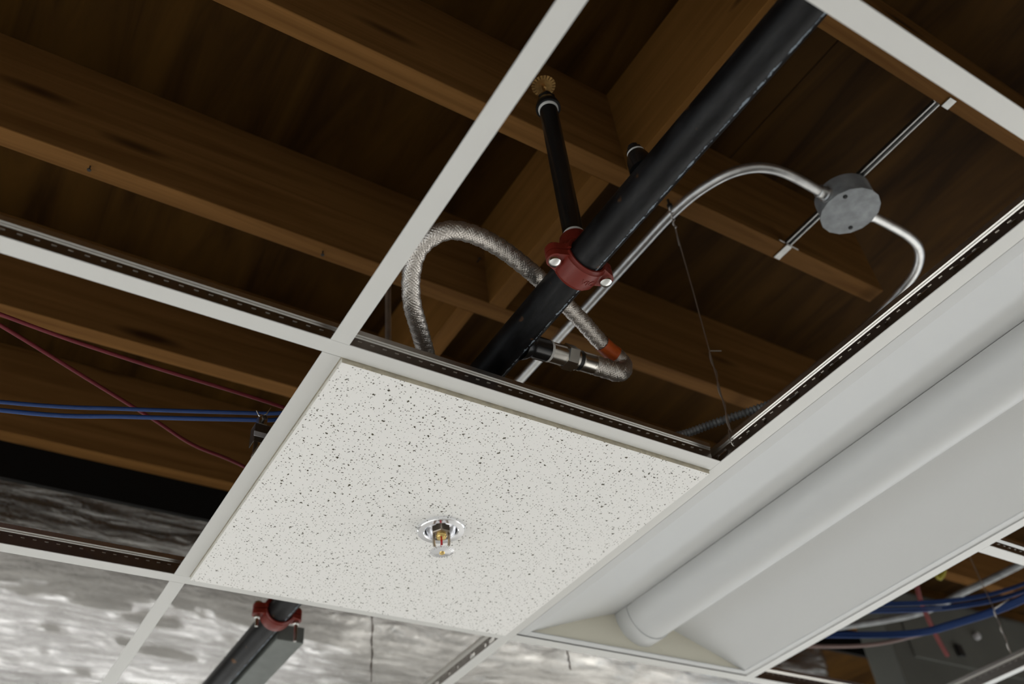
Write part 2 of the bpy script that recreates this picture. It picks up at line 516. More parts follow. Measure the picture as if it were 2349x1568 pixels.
# ------------------------------------------------------------------ suspended grid
def tee(label, axis, c, a0, a1, holes=False, group='white ceiling grid tees', end0=0.0, end1=0.0, low=False, name='grid_tee'):
    """inverted T section: white face, steel web with stitching, bulb on top. axis = run direction, c = other coordinate"""
    mid = (a0 + a1) / 2
    loc = (mid, c, 0) if axis == 'x' else (c, mid, 0)
    t = thing(name, label, 'ceiling tee', loc, group)
    # face: folded cap with rounded edges
    pr = [(-W, 0.0004), (-W + 0.0005, 0.0), (W - 0.0005, 0.0), (W, 0.0004), (W, 0.0012), (W - 0.0006, 0.0016), (-W + 0.0006, 0.0016), (-W, 0.0012)]
    obj('tee_face', MB().prism([(c + u, z) for u, z in pr], axis, a0, a1), M['white'], t)
    b0, b1 = a0 + end0, a1 - end1
    # web
    wb = MB()
    t0, t1 = c - 0.0006, c + 0.0006
    ZA, ZB = 0.0016, (0.0275 if not low else 0.0150)
    if not holes:
        wb.prism([(t0, ZA), (t1, ZA), (t1, ZB), (t0, ZB)], axis, b0, b1)
    else:
        # web plate pierced by slots and round holes, built as cells around each opening
        cuts = []
        y = b0 + 0.03
        seq = ((0.0048, 0.0030, 0.045), (0.0115, 0.0045, 0.020), (0.0042, 0.0042, 0.040), (0.0105, 0.0042, 0.055), (0.0036, 0.0036, 0.030))
        k = 0
        while y < b1 - 0.03:
            hw, hh, dy = seq[k % 5]
            cuts.append((y, 0.0165, hw, hh))
            y += dy + seq[(k + 1) % 5][0]
            k += 1
        cur = b0
        def quad(u0, u1):
            wb.prism([(t0, ZA), (t1, ZA), (t1, ZB), (t0, ZB)], axis, u0, u1, caps=False)
        N = 16
        for (u, z, hw, hh) in cuts:
            ua, ub = u - hw - 0.003, u + hw + 0.003
            if ua > cur:
                quad(cur, ua)
            ring_o, ring_i = [], []
            for q in range(N):
                a = 2 * PI * (q + 0.5) / N
                ca, sa = math.cos(a), math.sin(a)
                # stadium-shaped opening
                fl = max(hw - hh, 0)
                ring_i.append((u + (fl if ca > 0 else -fl) + hh * ca, z + hh * sa))
                sx = 1e9 if abs(ca) < 1e-6 else ((ub - u) / abs(ca))
                sz = 1e9 if abs(sa) < 1e-6 else (((ZB - z) if sa > 0 else (z - ZA)) / abs(sa))
                s_ = min(sx, sz)
                ring_o.append((u + ca * s_, z + sa * s_))
            # snap outer ring to the rectangle corners
            for cu, cz in ((ua, ZA), (ub, ZA), (ub, ZB), (ua, ZB)):
                q = min(range(N), key=lambda i: (ring_o[i][0] - cu) ** 2 + ((ring_o[i][1] - cz)) ** 2)
                ring_o[q] = (cu, cz)
            vs_ = []
            for tt in (t0, t1):
                for ring in (ring_o, ring_i):
                    for (uu, zz) in ring:
                        vs_.append((uu, tt, zz) if axis == 'x' else (tt, uu, zz))
            fs = []
            for q in range(N):
                q2 = (q + 1) % N
                fs.append((q, q2, N + q2, N + q))
                fs.append((2 * N + q, 3 * N + q, 3 * N + q2, 2 * N + q2))
                fs.append((N + q, N + q2, 3 * N + q2, 3 * N + q))
            wb.add(vs_, fs)
            cur = ub
        quad(cur, b1)
    wo = obj('tee_web', wb, M['web'], t, smooth=False)
    # bulb with two ridges under it
    hb_ = [(0.0006, 0.0262), (0.0019, 0.0276), (0.0017, 0.0288), (0.0022, 0.0290), (0.0034, 0.0303), (0.0034, 0.0375), (0.0028, 0.0382)]
    if low:
        hb_ = [(u * 0.55, 0.0140 + (z - 0.0262) * 0.8) for u, z in hb_]
    bp = [(-u, z) for u, z in hb_] + [(u, z) for u, z in reversed(hb_)]
    obj('tee_bulb', MB().prism([(c + u, z) for u, z in bp], axis, b0, b1), M['rib'], t, smooth=False)
    # row of stitching dimples along the web
    st = MB()
    a = b0 + 0.012
    while a < b1 - 0.012:
        for sgn in (-1, 1):
            if axis == 'x':
                st.box(a, a + 0.0052, c + sgn * 0.0011 - 0.0006, c + sgn * 0.0011 + 0.0006, 0.0212 - 0.010 * low, 0.0217 - 0.010 * low)
            else:
                st.box(c + sgn * 0.0011 - 0.0006, c + sgn * 0.0011 + 0.0006, a, a + 0.0052, 0.0212 - 0.010 * low, 0.0217 - 0.010 * low)
        a += 0.0165
    so = obj('tee_stitching', st, M['rib'], wo)
    so['kind'] = 'stuff'
    return t

G = 0.0004
tee('white grid tee along the upper edge of the fissured tile, under the hose', 'x', 0.0, -2 * P + 0.03, P - W - G, end1=0.003)
tee('white grid tee along the lower edge of the fissured tile, before the foil duct', 'x', P, -2 * P + 0.03, P - W - G, end1=0.003)
tee('white grid tee crossing the upper right corner of the photo under a joist', 'x', -P, -P + 0.03, P - W - G, end1=0.003)
tee('long pierced main tee between the tile and the white light fixture', 'y', P, -2 * P, 4 * P, holes=True)
tee('short white grid tee crossing the open bay left of the black pipe', 'y', 0.0, -P + W + G, -W - G, low=True, end0=0.010, end1=0.003)
tee('short white grid tee along the left edge of the fissured tile', 'y', 0.0, W + G, P - W - G, low=True, end0=0.010, end1=0.003)
tee('short white grid tee in front of the foil duct at the lower left', 'y', 0.0, P + W + G, 2 * P, low=True, end0=0.010)
tee('white grid tee along the right side of the light fixture', 'y', 2 * P, -P + W + G, P - W - G, end0=0.010, end1=0.003)
tee('short grid tee at the right edge, above the bundle of blue cables', 'x', 0.0, 2 * P + W + G, 3 * P - W - G, end0=0.010, end1=0.003)
tee('white grid tee below the end of the light fixture', 'x', P, P + W + G, 3 * P - W - G, end0=0.010, end1=0.003)
tee('white grid tee closing the far upper end of the light fixture', 'x', -P, P + W + G, 3 * P - W - G, end0=0.010, end1=0.010)
tee('main tee in the lower right corner, below the grey metal unit', 'y', 3 * P, -P, 4 * P)

# ------------------------------------------------------------------ acoustic tile
tl = thing('acoustic_tile', 'white fissured acoustic ceiling tile with a sprinkler in its centre', 'ceiling tile', (P / 2, P / 2, 0.0016))
g = 0.0136
d_ = -0.006
cx = P / 2
# face with a round hole for the sprinkler
N = 40
fo, fi = [], []
hs = P / 2 - g
for q in range(N):
    a = 2 * PI * (q + 0.5) / N
    ca, sa = math.cos(a), math.sin(a)
    s_ = hs / max(abs(ca), abs(sa))
    fo.append((cx + ca * s_, cx + sa * s_)); fi.append((cx + 0.030 * ca, cx + 0.030 * sa))
for cu, cz in ((cx - hs, cx - hs), (cx + hs, cx - hs), (cx + hs, cx + hs), (cx - hs, cx + hs)):
    q = min(range(N), key=lambda i: (fo[i][0] - cu) ** 2 + (fo[i][1] - cz) ** 2)
    fo[q] = (cu, cz)
mbf = MB()
vv = [(x, y, d_) for x, y in fo] + [(x, y, d_) for x, y in fi] + [(x, y, 0.012) for x, y in fi]
ff = []
for q in range(N):
    q2 = (q + 1) % N
    ff += [(q, q2, N + q2, N + q), (N + q, N + q2, 2 * N + q2, 2 * N + q)]
mbf.add(vv, ff)
obj('tile_face', mbf, M['tile'], tl, smooth=False)
for side in range(4):
    me_ = MB()
    for q in range(N):
        a, b = fo[q], fo[(q + 1) % N]
        hor = abs(a[1] - b[1]) < 1e-6
        low_side = (a[1] if hor else a[0]) < cx
        if (0 if hor and low_side else 1 if hor else 2 if low_side else 3) == side:
            me_.add([(a[0], a[1], d_), (b[0], b[1], d_), (b[0], b[1], 0.0016), (a[0], a[1], 0.0016)], [(0, 1, 2, 3)])
    for k in range(60):          # ragged crumbs along the cut edge
        t_ = random.uniform(g, P - g); s_ = random.uniform(0.0003, 0.0010); zz = d_ + random.uniform(0, 0.002)
        if side == 0:
            me_.box(t_, t_ + s_ * 3, g - s_, g, zz, zz + 0.002)
        elif side == 2:
            me_.box(g - s_, g, t_, t_ + s_ * 3, zz, zz + 0.002)
    obj('tile_edge', me_, M['tedge' if side < 2 else 'tedgew'], tl, smooth=False)
mt = MB()
bo = P - 2 * 0.004
for (xa, xb, ya, yb) in ((0.004, P - 0.004, 0.004, cx - 0.035), (0.004, P - 0.004, cx + 0.035, P - 0.004), (0.004, cx - 0.035, cx - 0.035, cx + 0.035), (cx + 0.035, P - 0.004, cx - 0.035, cx + 0.035)):
    mt.box(xa, xb, ya, yb, 0.00165, 0.0166)
obj('tile_board', mt, M['tedge'], tl, smooth=False)

# ------------------------------------------------------------------ pendent sprinkler in the tile
SX, SY = cx - 0.0005, cx - 0.0005
sp = thing('pendent_sprinkler', 'chrome pendent sprinkler with a red glass bulb in the middle of the white tile', 'sprinkler', (SX, SY, d_))
c0 = (SX, SY, d_)
obj('escutcheon', MB().lathe([(0.0270, 0.0), (0.0360, 0.0), (0.0364, -0.0008), (0.0362, -0.0045), (0.0352, -0.0056), (0.0268, -0.0062), (0.0258, -0.0055), (0.0255, 0.0)], c0, n=64, closed=True), M['chrome'], sp)
obj('escutcheon_cup', MB().lathe([(0.0254, -0.0045), (0.0242, 0.012), (0.0235, 0.0135), (0.0100, 0.0137), (0.0100, 0.0127), (0.0228, 0.0125), (0.0235, 0.011), (0.0247, -0.0045)], c0, n=64, closed=True), M['chrome'], sp)
fr = MB().lathe([(0.0080, 0.012), (0.0080, -0.001), (0.0075, -0.003)], c0, n=6)
fr.lathe([(0.0150, 0.001), (0.0150, -0.0085), (0.0140, -0.0100), (0.0065, -0.0108)], c0, n=6)
obj('sprinkler_body', fr, M['frame'], sp, smooth=False)
ca_, sa_ = math.cos(math.radians(-35)), math.sin(math.radians(-35))
fm = MB()
for sgn in (-1, 1):
    pts = [(0.0115, -0.010), (0.0117, -0.018), (0.0112, -0.027), (0.0085, -0.034), (0.0035, -0.0375)]
    path = [(SX + sgn * r * ca_, SY + sgn * r * sa_, d_ + z) for r, z in pts]
    fm.tube(spline(path, 5), 0.0020, 8)
fm.lathe([(0.0045, -0.034), (0.0048, -0.0375), (0.0040, -0.041)], c0, n=14)
obj('frame_arms', fm, M['frame'], sp)
obj('brass_seat', MB().lathe([(0.0080, -0.0100), (0.0082, -0.0145), (0.0070, -0.0165), (0.0035, -0.0170)], c0, n=24), M['brass'], sp)
obj('glass_bulb', MB().lathe([(0.0010, -0.0165), (0.0017, -0.0190), (0.0018, -0.0300), (0.0008, -0.0345)], c0, n=14), M['bulb'], sp)

def deflector(c, r0, r1, teeth, up=1, z=0.0, th=0.0009, slot=0.38):
    """thin slotted disc"""
    mb = MB().lathe([(0.001, z + 0.0005 * up), (r0, z - 0.0007 * up), (r0, z - 0.0007 * up + th), (0.001, z + 0.0005 * up + th)], c, n=48)
    for k in range(teeth):
        a0 = 2 * PI * (k + slot / 2) / teeth; a1 = 2 * PI * (k + 1 - slot / 2) / teeth
        q = []
        for zz in (z - 0.0007 * up, z - 0.0007 * up + th):
            for rr, dz in ((r0 * 0.97, 0), (r1, -0.0012 * up)):
                for a in (a0, a1):
                    q.append((c[0] + rr * math.cos(a), c[1] + rr * math.sin(a), c[2] + zz + dz))
        mb.add(q, [(0, 1, 3, 2), (4, 6, 7, 5), (0, 4, 5, 1), (2, 3, 7, 6), (0, 2, 6, 4), (1, 5, 7, 3)])
    mb.smooth = False
    return mb
dfo = obj('deflector', deflector(c0, 0.0135, 0.0182, 26, -1, -0.0412), M['chrome'], sp)
obj('deflector_screw', MB().lathe([(0.0042, -0.0400), (0.0042, -0.0424), (0.0034, -0.0430), (0.0014, -0.0424)], c0, n=20), M['brass'], dfo)

# ------------------------------------------------------------------ troffer light fixture
FX0, FX1 = P + 0.0145, 2 * P - 0.0105
FY0, FY1 = -P + 0.016, P - 0.0135
FXc = (FX0 + FX1) / 2
tr = thing('troffer_light', 'large white recessed light fixture with a half round central lens, unlit', 'light fixture', (FXc, 0, 0))
fz = 0.0020
fr = MB()
for (xa, xb, ya, yb) in ((FX0, FX0 + 0.020, FY0, FY1), (FX1 - 0.020, FX1, FY0, FY1), (FX0 + 0.020, FX1 - 0.020, FY0, FY0 + 0.016), (FX0 + 0.020, FX1 - 0.020, FY1 - 0.016, FY1)):
    fr.box(xa, xb, ya, yb, fz, fz + 0.0025)
obj('fixture_frame', fr, M['lens'], tr, bevel=0.0008)
hz = MB()
hz.prism([(FX0, fz + 0.0026), (FX0 + 0.001, fz + 0.0026), (FX0 + 0.001, 0.0300), (FXc - 0.105, 0.118), (FXc + 0.105, 0.118), (FX1 - 0.001, 0.0300), (FX1 - 0.001, fz + 0.0026), (FX1, fz + 0.0026), (FX1, 0.0310), (FXc + 0.106, 0.120), (FXc - 0.106, 0.120), (FX0, 0.0310)], 'y', FY0, FY1)
obj('fixture_housing', hz, M['galv'], tr, smooth=False)
BR = 0.0560; BZ = 0.0760
def side_panel(sgn):
    mb = MB()
    prof = []
    x0 = FXc + sgn * (FXc - FX0 - 0.019); x1 = FXc + sgn * BR * 0.98
    for k in range(13):
        t_ = k / 12
        x = x0 + (x1 - x0) * t_
        z = fz + 0.0012 + (BZ - fz) * (1 - (1 - t_) ** 1.10)
        prof.append((x, z))
    ys = (FY0 + 0.012, FY1 - 0.012)
    vs_ = [(x, y, z) for y in ys for x, z in prof] + [(x, y, z + 0.001) for y in ys for x, z in prof]
    n = 13
    fs = []
    for k in range(n - 1):
        fs += [(k, k + 1, n + k + 1, n + k), (2 * n + k, 3 * n + k, 3 * n + k + 1, 2 * n + k + 1)]
    mb.add(vs_, fs)
    mb.smooth = True
    return mb
obj('side_lens', side_panel(-1), M['lens'], tr)
obj('side_lens', side_panel(1), M['lens'], tr)
def half_round(r, y0, y1, z0, squash=1.0, n=28):
    mb = MB()
    pr = [(FXc - r * math.cos(PI * k / n), z0 - r * squash * math.sin(PI * k / n)) for k in range(n + 1)]
    mb.prism(pr, 'y', y0, y1)
    mb.smooth = True
    return mb
lbo = obj('lamp_basket', half_round(BR, FY0 + 0.05, FY1 - 0.050, BZ, 1.02), M['lens'], tr)
obj('basket_end_cap', half_round(BR + 0.0020, FY1 - 0.050, FY1 - 0.0125, BZ, 1.03), M['lens'], lbo)
obj('basket_end_cap', half_round(BR + 0.0020, FY0 + 0.0125, FY0 + 0.050, BZ, 1.03), M['lens'], lbo)
for yy in (FY0 + 0.010, FY1 - 0.0125):
    pr = [(FX0 + 0.018, fz + 0.001), (FX1 - 0.018, fz + 0.001)]
    for k in range(13):
        t_ = k / 12
        pr.append((FX1 - 0.019 + (FXc + BR - FX1 + 0.019) * t_, fz + 0.002 + (BZ - fz) * (1 - (1 - t_) ** 1.10)))
    for k in range(12, -1, -1):
        t_ = k / 12
        pr.append((FX0 + 0.019 + (FXc - BR - FX0 - 0.019) * t_, fz + 0.002 + (BZ - fz) * (1 - (1 - t_) ** 1.10)))
    obj('end_plate', MB().prism(pr, 'y', yy, yy + 0.0015), M['endpl'], tr)

# ------------------------------------------------------------------ black sprinkler main
PX, PZ, PR = 0.2584, 0.1123, 0.0242
K = 0.835
def sc(prof):
    return [(r * K, h * K) for r, h in prof]
mp_ = thing('sprinkler_pipe', 'thick black steel sprinkler pipe running up to the right through both red couplings', 'pipe', (PX, 0.3, PZ - PR))
def pipe_uv(y0, y1, r, n=40, segs=2):
    me = bpy.data.meshes.new('pipe_run')
    vs_, fs, uvs = [], [], []
    ys = [y0 + (y1 - y0) * k / segs for k in range(segs + 1)]
    org = root_loc(mp_)
    for y in ys:
        for j in range(n + 1):
            a = 2 * PI * j / n
            vs_.append(Vector((PX + r * math.cos(a), y, PZ + r * math.sin(a) + H)) - org)
    for i in range(segs):
        for j in range(n):
            fs.append((i * (n + 1) + j, i * (n + 1) + j + 1, (i + 1) * (n + 1) + j + 1, (i + 1) * (n + 1) + j))
    me.from_pydata(vs_, [], fs)
    ul = me.uv_layers.new(name='UVMap')
    for l in me.loops:
        i, j = divmod(l.vertex_index, n + 1)
        ul.data[l.index].uv = (j / n, ys[i])
    for p in me.polygons:
        p.use_smooth = True
    me.materials.append(M['pipe'])
    o = bpy.data.objects.new('pipe_run', me)
    COL.objects.link(o)
    o.parent = mp_
    return o
pipe_uv(-1.6, 1.72, PR)
# welded outlet towards the hose (points slightly up to the right)
NY = -0.0018
nd = Vector((1, 0, 0.055)).normalized()
npos = Vector((PX, NY, PZ))
def along(s):
    q = npos + nd * s
    return (q.x, q.y, q.z)
obj('welded_outlet', MB().lathe(sc([(0.0290, 0.018), (0.0270, 0.026), (0.0225, 0.033), (0.0200, 0.038), (0.0197, 0.066), (0.0190, 0.0675), (0.0150, 0.0675)]), npos, nd, 32), M['pblack'], mp_)
# small capped outlet on the far side
cpy = -0.3124
pg = MB().lathe(sc([(0.0200, 0.015), (0.0185, 0.033), (0.0150, 0.045), (0.0138, 0.048)]), (PX - 0.005, cpy, PZ + 0.0067), (-0.15, 0, 1), 24)
obj('capped_outlet', pg, M['pblack'], mp_)
obj('thread_tape', MB().lathe(sc([(0.0128, 0.047), (0.0132, 0.0515)]), (PX - 0.005, cpy, PZ + 0.0067), (-0.15, 0, 1), 24), M['tapew'], mp_)
obj('outlet_plug', MB().lathe(sc([(0.0122, 0.0515), (0.0122, 0.058), (0.0085, 0.060), (0.0085, 0.066)]), (PX - 0.005, cpy, PZ + 0.0067), (-0.15, 0, 1), 8), M['pblack'], mp_)

# ------------------------------------------------------------------ red couplings clamped on the main
def coupling(label, y, flip, neck):
    t = thing('red_coupling', label, 'pipe coupling', (PX, y, PZ - PR), 'red couplings on the black pipe')
    hw = 0.0235 * K
    def shell(a0, a1, r0, r1, hwf):
        """half ring with a raised rounded back"""
        mb = MB()
        n = 22
        vs_, fs = [], []
        prof = [(-1.0, r0), (-1.0, r1 - 0.0010), (-0.80, r1 + 0.0006), (-0.74, r1 + 0.0022), (-0.40, r1 + 0.0028), (0.40, r1 + 0.0028), (0.74, r1 + 0.0022), (0.80, r1 + 0.0006), (1.0, r1 - 0.0010), (1.0, r0)]
        k = len(prof)
        for i in range(n + 1):
            a = a0 + (a1 - a0) * i / n
            for u, r in prof:
                vs_.append((PX + r * math.cos(a), y + u * hwf, PZ + r * math.sin(a)))
        for i in range(n):
            for j in range(k):
                j2 = (j + 1) % k
                fs.append((i * k + j, i * k + j2, (i + 1) * k + j2, (i + 1) * k + j))
        fs += [tuple(range(k)), tuple(n * k + j for j in range(k - 1, -1, -1))]
        mb.add(vs_, fs)
        mb.smooth = True
        return mb
    low = shell(PI * 1.02, PI * 1.98, PR + 0.0012, PR + 0.0048, hw * 0.92)
    upp = shell(PI * 0.02, PI * 0.98, PR + 0.0010, PR + 0.0055, hw)
    LX = 0.0475 * K
    for sgn in (-1, 1):
        for mb, za, zb in ((low, -0.0104, -0.0010), (upp, 0.0010, 0.0108)):
            prf = []
            for k in range(13):
                a = -PI / 2 + PI * k / 12
                prf.append((PX + sgn * (LX + 0.0120 * K * math.cos(a)), y + 0.0140 * K * math.sin(a)))
            prf += [(PX + sgn * (PR + 0.003), y + 0.016), (PX + sgn * (PR + 0.003), y - 0.016)]
            mb.prism(prf, 'z', PZ + za, PZ + zb)
    if neck:
        upp.lathe(sc([(0.0315, 0.020), (0.0285, 0.034), (0.0245, 0.044), (0.0235, 0.058), (0.0215, 0.0605), (0.0178, 0.0610)]), (PX, y, PZ), n=32)
    obj('lower_housing', low, M['red'], t, angle=40)
    obj('upper_housing', upp, M['red'], t, angle=40)
    for sgn in (-1, 1):
        b = (PX + sgn * LX, y, PZ)
        hd = obj('bolt', MB().lathe(sc([(0.0040, 0.024), (0.0040, -0.0125), (0.0098, -0.0126), (0.0102, -0.0145), (0.0094, -0.0185), (0.0060, -0.0208), (0.0015, -0.0215)] if not flip else
                                   [(0.0040, -0.040 if sgn < 0 else -0.062), (0.0040, 0.0130), (0.0098, 0.0131), (0.0102, 0.0150), (0.0094, 0.0190), (0.0060, 0.0213), (0.0015, 0.0220)]), b, n=24), M['zinc'], t)
        nz = (0.0131 if not flip else -0.0205) * K
        obj('nut', bolt_hex((b[0], b[1], b[2] + nz), 0.0080 * K, 0.0075 * K), M['zinc'], hd, smooth=False)
    return t
CY1 = -0.1630
cp1 = coupling('red pipe coupling with two round silver bolts, under the upright black riser', CY1, False, True)
# raised maker's letters on the strap
tcv = bpy.data.curves.new('raised_letters', 'FONT')
tcv.body = 'VIC'
tcv.size = 0.0130
tcv.extrude = 0.0007
tcv.align_x = 'CENTER'; tcv.align_y = 'CENTER'
to = bpy.data.objects.new('raised_letters_tmp', tcv)
COL.objects.link(to)
dg = bpy.context.evaluated_depsgraph_get()
tm = bpy.data.meshes.new_from_object(to.evaluated_get(dg))
bpy.data.objects.remove(to)
# bend the flat letters round the underside of the strap
org = root_loc(cp1)
rl = PR + 0.0076
for v in tm.vertices:
    a = -PI / 2 + math.radians(14) + v.co.x / rl
    rr = rl + v.co.z
    v.co = Vector((PX + rr * math.cos(a), CY1 - v.co.y * 0.9, PZ + rr * math.sin(a) + H)) - org
tm.materials.append(M['red'])
lo = bpy.data.objects.new('raised_letters', tm)
COL.objects.link(lo)
lo.parent = cp1
coupling('red pipe coupling with bolt ends hanging down, in front of the foil duct', 0.8875, True, False)

# ------------------------------------------------------------------ riser (sprig) with an upright sprinkler
ry = -0.1638
rs = thing('sprinkler_riser', 'thin black riser pipe standing on the red coupling, with a reducer at its top', 'pipe', (PX, ry, PZ + 0.061 * K))
cR = (PX, ry, PZ)
obj('riser_pipe', MB().lathe(sc([(0.0168, 0.0600), (0.0168, 0.4195)]), cR, n=32), M['pblack'], rs)
obj('thread_tape', MB().lathe(sc([(0.0176, 0.0605), (0.0183, 0.0620), (0.0178, 0.0680), (0.0170, 0.0695)]), cR, n=32), M['tapew'], rs)
obj('thread_tape', MB().lathe(sc([(0.0169, 0.4065), (0.0182, 0.4085), (0.0186, 0.4140)]), cR, n=32), M['tapew'], rs)
obj('reducer', MB().lathe(sc([(0.0188, 0.4125), (0.0228, 0.4125), (0.0232, 0.4150), (0.0228, 0.4195), (0.0215, 0.4245), (0.0185, 0.4345), (0.0165, 0.4375)]), cR, n=32), M['pblack'], rs)
obj('reducer_hex', MB().lathe(sc([(0.0172, 0.4355), (0.0172, 0.4470), (0.0150, 0.4485)]), cR, n=6), M['pblack'], rs, smooth=False)
us = thing('upright_sprinkler', 'dull brass upright sprinkler with a toothed disc on top of the black riser', 'sprinkler', (PX, ry, PZ + 0.4485 * K))
obj('sprinkler_body', MB().lathe(sc([(0.0100, 0.4485), (0.0125, 0.4500), (0.0125, 0.4550), (0.0085, 0.4575), (0.0060, 0.4605)]), cR, n=16), M['obrass'], us)
ua = MB()
for sgn in (-1, 1):
    ua.tube(spline([(PX + sgn * r * 0.8 * K, ry + sgn * r * 0.6 * K, PZ + z * K) for r, z in ((0.0100, 0.4535), (0.0125, 0.4625), (0.0120, 0.4725), (0.0075, 0.4805), (0.0020, 0.4840))], 5), 0.0018, 8)
ua.lathe(sc([(0.0022, 0.4605), (0.0022, 0.4795), (0.0045, 0.4815), (0.0045, 0.4865)]), cR, n=12)
obj('frame_arms', ua, M['obrass'], us)
obj('deflector', deflector((PX, ry, PZ + 0.4865 * K), 0.0165 * K, 0.0228 * K, 20, -1, 0.0, 0.001, 0.28), M['obrass'], us)

# ------------------------------------------------------------------ braided flexible sprinkler hose
fh = thing('flexible_hose', 'stainless braided flexible sprinkler hose looping over the black pipe', 'hose', (PX + 0.07, NY, PZ))
obj('tape_ring', MB().lathe(sc([(0.0180, 0.0676), (0.0187, 0.0680), (0.0187, 0.0725), (0.0178, 0.0730)]), npos, nd, 32), M['tapew'], fh)
obj('threaded_collar', MB().lathe(sc([(0.0160, 0.0700), (0.0178, 0.0730), (0.0180, 0.0735), (0.0180, 0.1010), (0.0160, 0.1015)]), npos, nd, 32), M['steel'], fh)
obj('hex_nut', MB().lathe(sc([(0.0215, 0.1010), (0.0235, 0.1025), (0.0235, 0.1215), (0.0215, 0.1230)]), npos, nd, 6), M['steel'], fh, smooth=False)
obj('retaining_ring', MB().lathe(sc([(0.0185, 0.1230), (0.0193, 0.1240), (0.0193, 0.1275), (0.0170, 0.1285)]), npos, nd, 32), M['steel'], fh)
obj('black_seal', MB().lathe(sc([(0.0165, 0.1280), (0.0178, 0.1285), (0.0178, 0.1350), (0.0160, 0.1355)]), npos, nd, 32), M['rubber'], fh)
obj('crimp_collar', MB().lathe(sc([(0.0160, 0.1350), (0.0182, 0.1362), (0.0184, 0.1375), (0.0178, 0.1400), (0.0178, 0.1630), (0.0172, 0.1655)]), npos, nd, 32), M['steel'], fh)
s0 = Vector(along(0.160 * K)); s1 = Vector(along(0.195 * K)); s2 = Vector(along(0.222 * K))
hp = [s0, Vector(along(0.178 * K)), s1, s2, (0.4575, -0.0001, 0.1344), (0.4605, 0.0015, 0.1495), (0.4488, 0.0020, 0.1611), (0.4302, -0.0026, 0.1628),
      (0.4003, -0.0152, 0.1645), (0.3669, -0.0310, 0.1662), (0.3227, -0.0502, 0.1678), (0.2768, -0.0694, 0.1678), (0.2353, -0.0896, 0.1600), (0.1804, -0.1062, 0.1600), (0.1270, -0.1180, 0.1500),
      (0.0907, -0.1139, 0.1400), (0.0715, -0.0856, 0.1300), (0.0750, -0.0540, 0.1180), (0.0940, -0.0160, 0.1050), (0.1260, 0.0270, 0.1080), (0.1680, 0.0840, 0.1200), (0.2250, 0.1600, 0.1250), (0.2700, 0.2250, 0.1200), (0.2980, 0.2780, 0.1000), (0.3043, 0.3000, 0.0750), (0.3043, 0.3043, 0.0550), (0.3043, 0.3043, 0.0400)]
HP = spline(hp, 14)
# resample evenly
def resample(path, step):
    out = [path[0]]
    acc = 0.0
    for a, b in zip(path, path[1:]):
        L = (b - a).length
        while acc + L >= step and L > 1e-9:
            t_ = (step - acc) / L
            a = a.lerp(b, t_)
            out.append(a)
            L = (b - a).length
            acc = 0.0
        acc += L
    return out
HP = resample(HP, 0.0026)
def hose_r(i):
    s = i * 0.0026
    if s < 0.045:
        return 0.0142
    return max(0.0117, 0.0142 - (s - 0.045) * 0.08)
obj('hose_core', MB().tube(HP, [hose_r(i) - 0.0011 for i in range(len(HP))], 16), M['core'], fh)
# woven strands: two opposite families of flat bands, each going over two and under two
def frames(path):
    k = len(path)
    t = [(path[min(i + 1, k - 1)] - path[max(i - 1, 0)]).normalized() for i in range(k)]
    up = Vector((0, 0, 1)) if abs(t[0].z) < 0.9 else Vector((1, 0, 0))
    nrm = (up - t[0] * up.dot(t[0])).normalized()
    out = []
    for i in range(k):
        nrm = (nrm - t[i] * nrm.dot(t[i])).normalized()
        out.append((path[i], nrm.copy(), t[i].cross(nrm)))
    return out
FR = frames(HP)
NS = 13
bm_ = MB()
pitch = 0.058           # length of one full turn
for fam in (1, -1):
    for q in range(NS):
        vs_, fs = [], []
        for i, (p, n_, b_) in enumerate(FR):
            s = i * 0.0026
            th = fam * (2 * PI * s / pitch) + 2 * PI * q / NS
            ph = (2 * PI * s / pitch) * 2 * NS / 4 + q * PI / 2 * fam
            lift = 0.00060 * math.sin(ph) * fam
            r = hose_r(i) + lift
            hw_ = PI / NS * 0.90
            for k, (da, dr) in enumerate(((-hw_, -0.0005), (0.0, 0.0005), (hw_, -0.0005))):
                a = th + da
                vs_.append(p + (n_ * math.cos(a) + b_ * math.sin(a)) * (r + dr))
        for i in range(len(FR) - 1):
            for k in range(2):
                fs.append((i * 3 + k, i * 3 + k + 1, (i + 1) * 3 + k + 1, (i + 1) * 3 + k))
        bm_.add(vs_, fs)
def raw_obj(name, mb, material, parent):
    """large mesh, linked without normal recalculation"""
    me = bpy.data.meshes.new(name)
    org = root_loc(parent)
    me.from_pydata([(q[0] - org.x, q[1] - org.y, q[2] + H - org.z) for q in mb.v], [], mb.f)
    me.polygons.foreach_set('use_smooth', [True] * len(me.polygons))
    me.materials.append(material)
    o = bpy.data.objects.new(name, me)
    COL.objects.link(o)
    o.parent = parent
    return o
bo_ = raw_obj('wire_braid', bm_, M['braid'], fh)
bo_['kind'] = 'stuff'
# orange label wrapped on the hose near its bend
i0 = min(range(len(HP)), key=lambda i: (HP[i] - Vector((0.4480, 0.0020, 0.1613))).length)
i1 = min(range(len(HP)), key=lambda i: (HP[i] - Vector((0.4140, -0.0090, 0.1636))).length)
obj('orange_label', MB().tube(HP[i0:i1 + 1], 0.0129, 24, caps=False), M['orange'], fh)
obj('hose_end_fitting', MB().lathe([(0.0125, 0.062), (0.0140, 0.060), (0.0140, 0.040), (0.0110, 0.036), (0.0110, 0.012)], (SX, SY, 0), n=24), M['steel'], fh)

